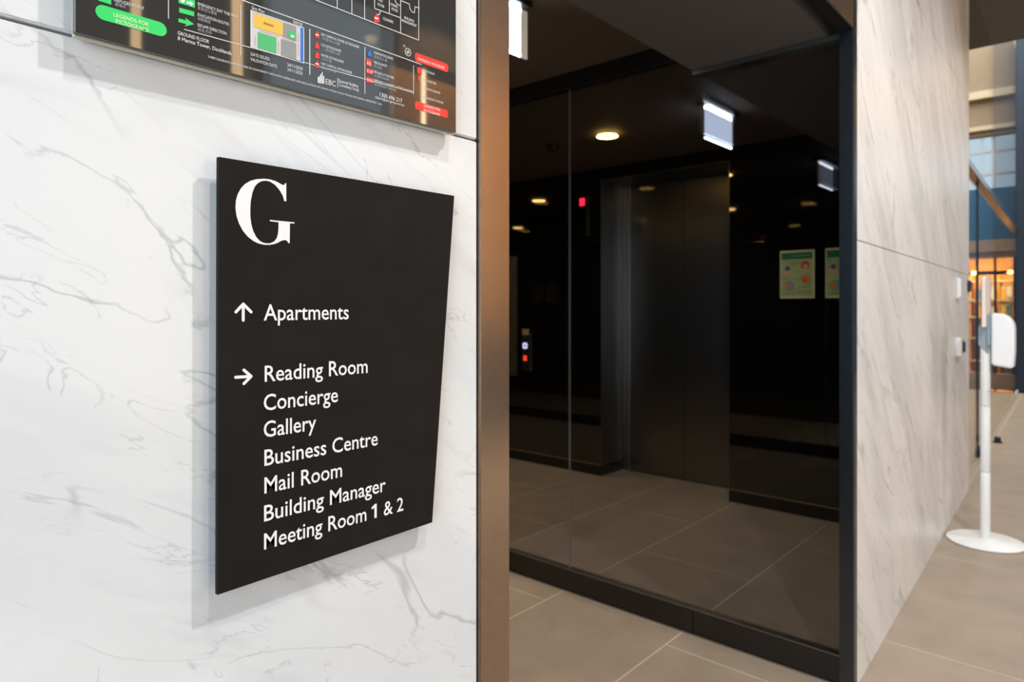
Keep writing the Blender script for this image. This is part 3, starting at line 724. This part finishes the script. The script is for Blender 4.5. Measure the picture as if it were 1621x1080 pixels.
box('column_shaft', 12.93, 13.09, 0.78, 1.155, 0.03, 5.44, M_NAVY, np_, 0.006)
box('column_foot', 12.91, 13.095, 0.765, 1.165, 0.0, 0.03, M_BLACKMETAL, np_, 0.003)

# ------------------------------------------------------------------ shopfront across the atrium
FX = 13.1
FA, FB = -3.3, 4.2
fac = struct(box('wall_far', FX+0.0, FX+0.2, FA, FB, 2.38, 3.20, M_BLUE), 'blue painted shopfront wall across the atrium')
box('plinth', FX-0.02, FX+0.2, 1.17, FB, 0.0, 0.26, M_TIMBER, fac, 0.004)
box('timber_fascia', FX-0.05, FX+0.2, 1.17, FB, 2.10, 2.38, M_TIMBER, fac, 0.004)
box('fascia_ledge', FX-0.10, FX-0.05, 1.17, FB, 2.19, 2.22, M_TIMBER, fac)
box('upper_wall', FX, FX+0.2, FA, FB, 4.05, 4.70, M_CREAM, fac)
box('ledge', FX-0.06, FX, FA, FB, 4.12, 4.19, M_CREAM2, fac, 0.004)
box('ledge', FX-0.10, FX, FA, FB, 4.62, 4.74, M_CREAM2, fac, 0.004)
box('upper_wall', FX-0.02, FX+0.2, FA, FB, 4.74, 6.4, M_CREAM, fac)
box('lower_wall', FX, FX+0.2, FA, 0.90, 0.0, 2.38, M_BLUE, fac)
uw = sroot('window_3', (FX+0.1, 1.5, 3.2), 'band of high windows above the blue wall')
box('glass_pane', FX+0.10, FX+0.11, FA, FB, 3.20, 4.05, M_GLASS2, uw)
for k in range(18):
    y_ = FA+0.12+0.42*k; box('mullion', FX+0.06, FX+0.15, y_, y_+0.05, 3.20, 4.05, M_PLG, uw)
for z_ in (3.42, 3.78): box('glazing_bar', FX+0.07, FX+0.14, FA, FB, z_, z_+0.035, M_PLG, uw)
sh = sroot('window_4', (FX+0.1, 1.2, 0.26), 'shop window under the timber fascia')
box('glass_pane', FX+0.06, FX+0.07, 1.17, FB, 0.26, 2.10, M_GLASS2, sh)
for y_ in (1.17, 1.42, 1.66, 1.95, 2.9): box('mullion', FX+0.03, FX+0.10, y_, y_+0.03, 0.26, 2.10, M_NAVY, sh)
box('light_rail', FX+0.02, FX+0.12, 1.17, FB, 1.83, 1.89, M_BLACKMETAL, sh)
# shop interior
struct(box('wall_shop', 15.0, 15.1, 0.9, FB, 0, 3.2, M_ORANGE), 'amber timber back wall of the shop')
struct(box('ceiling_shop', FX+0.2, 15.0, 0.9, FB, 2.38, 2.44, M_PLASTER), 'shop ceiling')
for k, (y_, wd, hh, mt, nm, lb) in enumerate((
        (1.52, 0.045, 1.17, M_PLG, 'display_board', 'pale pink display board in the shop window, right of two'),
        (1.60, 0.055, 1.17, M_PLG, 'display_board', 'pale green banded display board in the shop window, left of two'))):
    t = thing(nm, (FX+0.35, y_, 0), lb, 'display board', 'display boards in the shop window')
    box('board', FX+0.33, FX+0.36, y_, y_+wd, 0.0, 1.80, pmat('board_pink', (0.72, 0.58, 0.48), 0.6), t, 0.003)
    if k: box('green_band', FX+0.325, FX+0.33, y_+0.002, y_+wd-0.002, 1.22, 1.45, M_PGREEN2, t)
shelf = thing('shop_shelving', (14.6, 1.6, 0), 'amber lit open shelving inside the shop', 'shelving')
for y_ in (1.10, 1.30, 1.50, 1.70, 1.92, 2.2): box('upright', 14.4, 14.7, y_, y_+0.03, 0, 1.95, M_ORANGE, shelf)
for z_ in (0.35, 0.75, 1.12, 1.42, 1.75): box('shelf_board', 14.38, 14.7, 1.10, 2.23, z_, z_+0.03, M_CREAM2, shelf)
cols = [(0.75, 0.72, 0.68), (0.8, 0.42, 0.06), (0.65, 0.70, 0.72), (0.12, 0.25, 0.3), (0.85, 0.55, 0.12)]
pk = [pmat('carton_%s' % n, c, 0.5) for n, c in zip(('white', 'amber', 'grey', 'teal', 'yellow'), cols)]
loc_names = {0.38: 'lowest', 0.78: 'second', 1.15: 'third', 1.45: 'top'}
for si, z_ in enumerate((0.78, 1.15, 1.45)):
    for j, y_ in enumerate((1.16, 1.336, 1.418, 1.58, 1.78)):
        m_ = (si*2+j) % 5; hh = (0.20, 0.23, 0.17, 0.21)[(si*3+j) % 4]
        t = thing('carton', (14.5, y_+0.04, z_), 'small %s carton on the %s lit shop shelf' % (('white', 'amber', 'grey', 'teal', 'yellow')[m_], loc_names[z_]), 'carton', 'cartons on the shop shelves')
        box('carton_body', 14.42, 14.56, y_, y_+0.075, z_+0.002, z_+hh, pk[m_], t, 0.004)
        box('carton_lid', 14.415, 14.565, y_-0.003, y_+0.078, z_+hh, z_+hh+0.02, M_PLG, t, 0.003)
pot = thing('potted_plant', (13.45, 1.26, 0), 'yellow green potted plant inside the shop window by the navy column', 'plant')
lathe('pot', [(0.07, 0), (0.09, 0.9), (0.085, 0.92)], (13.45, 1.26, 0), M_TIMBER, pot, 20)
V, F = [], []
for i in range(60):
    a = random.uniform(0, 6.28); r = random.uniform(0, 0.10); z = random.uniform(0.92, 1.5); c = Vector((13.45+r*math.cos(a), 1.26+r*math.sin(a), z))
    d = Vector((random.uniform(-1, 1), random.uniform(-1, 1), random.uniform(-.3, 1))).normalized(); e = d.cross(Vector((0.3, 0.5, 0.8))).normalized()
    k = len(V); V += [tuple(c), tuple(c+d*0.03+e*0.015), tuple(c+d*0.075), tuple(c+d*0.03-e*0.015)]; F.append((k, k+1, k+2, k+3))
fo = mk('foliage', V, F, M_LEAF, pot); fo['kind'] = 'stuff'
lathe('stem', [(0.008, 0.9), (0.006, 1.45)], (13.45, 1.26, 0), M_TIMBER, pot, 8)
area = bpy.data.lights.new('shop_lamp', 'AREA'); area.energy = 130; area.color = (1.0, 0.72, 0.38); area.size = 1.0
rail = thing('shop_pendant', (14.0, 1.55, 2.36), 'warm lamp panel on the shop ceiling', 'lamp')
box('lamp_housing', 13.7, 14.3, 1.2, 1.9, 2.345, 2.378, M_BLACKMETAL, rail)
ao = bpy.data.objects.new('shop_lamp', area); COL.objects.link(ao); ao.parent = rail; ao.location = (0, 0, -0.03)
for y_, lb in ((1.71, 'small glowing spot lamp on the shop window rail, left'), (1.235, 'small glowing spot lamp on the shop window rail, right')):
    t = thing('spot_lamp', (FX+0.05, y_, 1.86), lb, 'lamp', 'spot lamps on the shop rail')
    lathe('lamp_head', [(0.03, -0.035), (0.036, -0.02), (0.036, 0.02), (0.02, 0.03)], (FX-0.01, y_, 1.865), M_HALLLAMP, t, 16)
    box('lamp_arm', FX+0.0, FX+0.05, y_-0.008, y_+0.008, 1.855, 1.875, M_BLACKMETAL, t)

# ------------------------------------------------------------------ the hall around the camera
hc = struct(box('ceiling_hall', -3.7, 8.49, HALL_Y, YW+0.1, 4.0, 4.1, M_PLASTER), 'dark grey brown ceiling of the entrance hall')
struct(box('ceiling_screen', RX1, 8.49, YW+0.1, 4.2, 4.0, 4.1, M_PLASTER), 'dark ceiling behind the glass screen')
struct(box('wall_atrium_side', 5.3, FX, 4.2, 4.3, 0, 6.4, M_CREAM), 'cream side wall added to close the atrium against sky light')  # added out of view to keep stray sky light out
struct(box('wall_above', 8.39, 8.49, HALL_Y, 4.2, 4.1, 6.4, M_CREAM), 'cream wall over the hall ceiling edge')
# wall opposite the marble, with a street window and lit niche
ob = sroot('wall_opposite', (0, HALL_Y, 0), 'dark panelled wall opposite the marble with lit bronze niche')
box('wall_panel', -3.7, 1.60, HALL_Y-0.1, HALL_Y, 0, 4.0, M_PLASTER, ob)
box('niche_back', 1.60, 2.45, HALL_Y-0.22, HALL_Y-0.14, 0, 4.0, M_PLASTER, ob)
box('wall_panel', 2.41, 2.46, HALL_Y-0.14, HALL_Y, 0, 4.0, M_PLASTER, ob)
box('sill_panel', 2.46, 3.64, HALL_Y-0.1, HALL_Y, 0, 0.25, M_PLASTER, ob)
box('lintel_panel', 2.46, 3.64, HALL_Y-0.1, HALL_Y, 3.85, 4.0, M_PLASTER, ob)
box('timber_panel', 3.64, 13.1, HALL_Y-0.1, HALL_Y, 0, 4.0, pmat('lit_timber', (0.55, 0.29, 0.10), 0.55, var=0.12, vscale=4), ob)
box('bulkhead_panel', 3.65, 8.4, HALL_Y, HALL_Y+0.10, 3.45, 4.0, M_PLASTER, ob)
box('upper_panel', 8.4, 13.1, HALL_Y-0.1, HALL_Y, 4.0, 6.4, M_CREAM, ob)
box('dado_panel', 3.65, 13.0, HALL_Y, HALL_Y+0.3, 0, 1.12, pmat('dark_dado', (0.05, 0.05, 0.055), 0.6), ob)
ow = sroot('window_5', (3.0, HALL_Y, 0.25), 'street window opposite the marble')
box('glass_pane', 2.46, 3.64, HALL_Y-0.06, HALL_Y-0.05, 0.25, 3.85, M_GLASS2, ow)
for x_ in (2.46, 3.60): box('window_frame', x_, x_+0.04, HALL_Y-0.08, HALL_Y-0.02, 0.25, 3.85, M_BLACKMETAL, ow)
for x_, mt, wd, zt, lb in ((1.62, M_GOLD, 0.085, 3.95, 'gold light strip at the left side of the opposite niche'), (2.315, M_GOLD, 0.080, 3.95, 'gold light strip at the right side of the opposite niche'),
                           (3.98, M_GOLDB, 0.045, 3.44, 'bright slim light strip on the opposite timber wall')):
    t = thing('light_strip', (x_, HALL_Y, 0), lb, 'light strip', 'vertical light strips opposite the marble')
    yb = HALL_Y-0.14 if x_ < 3 else HALL_Y
    box('strip_channel', x_-0.006, x_+wd+0.006, yb, yb+0.012, 0.02, zt, M_BRONZE, t)
    box('strip_lens', x_, x_+wd, yb+0.012, yb+0.018, 0.03, zt-0.01, mt, t)
# glazed entrance end
ew = sroot('window_6', (-3.7, -1.4, 0), 'glazed entrance end of the hall')
box('glass_pane', -3.66, -3.65, HALL_Y, YW, 0.05, 3.95, M_GLASS2, ew)
for y_ in (-3.33, -2.35, -1.35, -0.35, 0.60): box('mullion', -3.70, -3.60, y_, y_+0.06, 0, 4.0, M_BLACKMETAL, ew)
box('threshold', -3.70, -3.60, HALL_Y, YW, 0.0, 0.05, M_BLACKMETAL, ew)
# hall downlights
def downlight(x, y, label, energy, rad=0.05, col=(1.0, 0.975, 0.945), tilt=0):
    t = thing('hall_downlight', (x, y, 4.0), label, 'downlight', 'hall ceiling downlights')
    lathe('trim', [(0.085, -0.0005), (0.085, -0.006), (0.066, -0.010), (0.062, -0.004)], (x, y, 4.0), M_BLACKMETAL, t, 28, False)
    lathe('lens', [(0.062, -0.003), (0.062, -0.005)], (x, y, 4.0), M_HALLLAMP, t, 28)
    b = spot('lamp_beam', (x, y, 3.975), energy, col, t, 140 if not tilt else 95, 0.5, rad)
    b.rotation_euler = (math.radians(-tilt), 0, 0)
downlight(0.42, -0.55, 'hall ceiling downlight washing the directory sign', 128, 0.035)
downlight(1.9, -0.75, 'unseen hall ceiling downlight added before the corridor opening', 330)  # out of view, added to brighten the corridor floor through the opening
downlight(4.6, -0.9, 'hall ceiling downlight above the sanitiser stand', 165, 0.08)
downlight(6.9, -0.9, 'hall ceiling downlight near the glass screen', 160, 0.08)
downlight(5.6, -2.5, 'unseen hall ceiling downlight added to brighten the opposite timber wall', 130, 0.06, (1.0, 0.80, 0.58), 32)  # wall washer added out of view to brighten the timber
downlight(4.1, -2.55, 'hall ceiling downlight by the opposite timber wall', 300, 0.06, (1.0, 0.68, 0.34), 32)
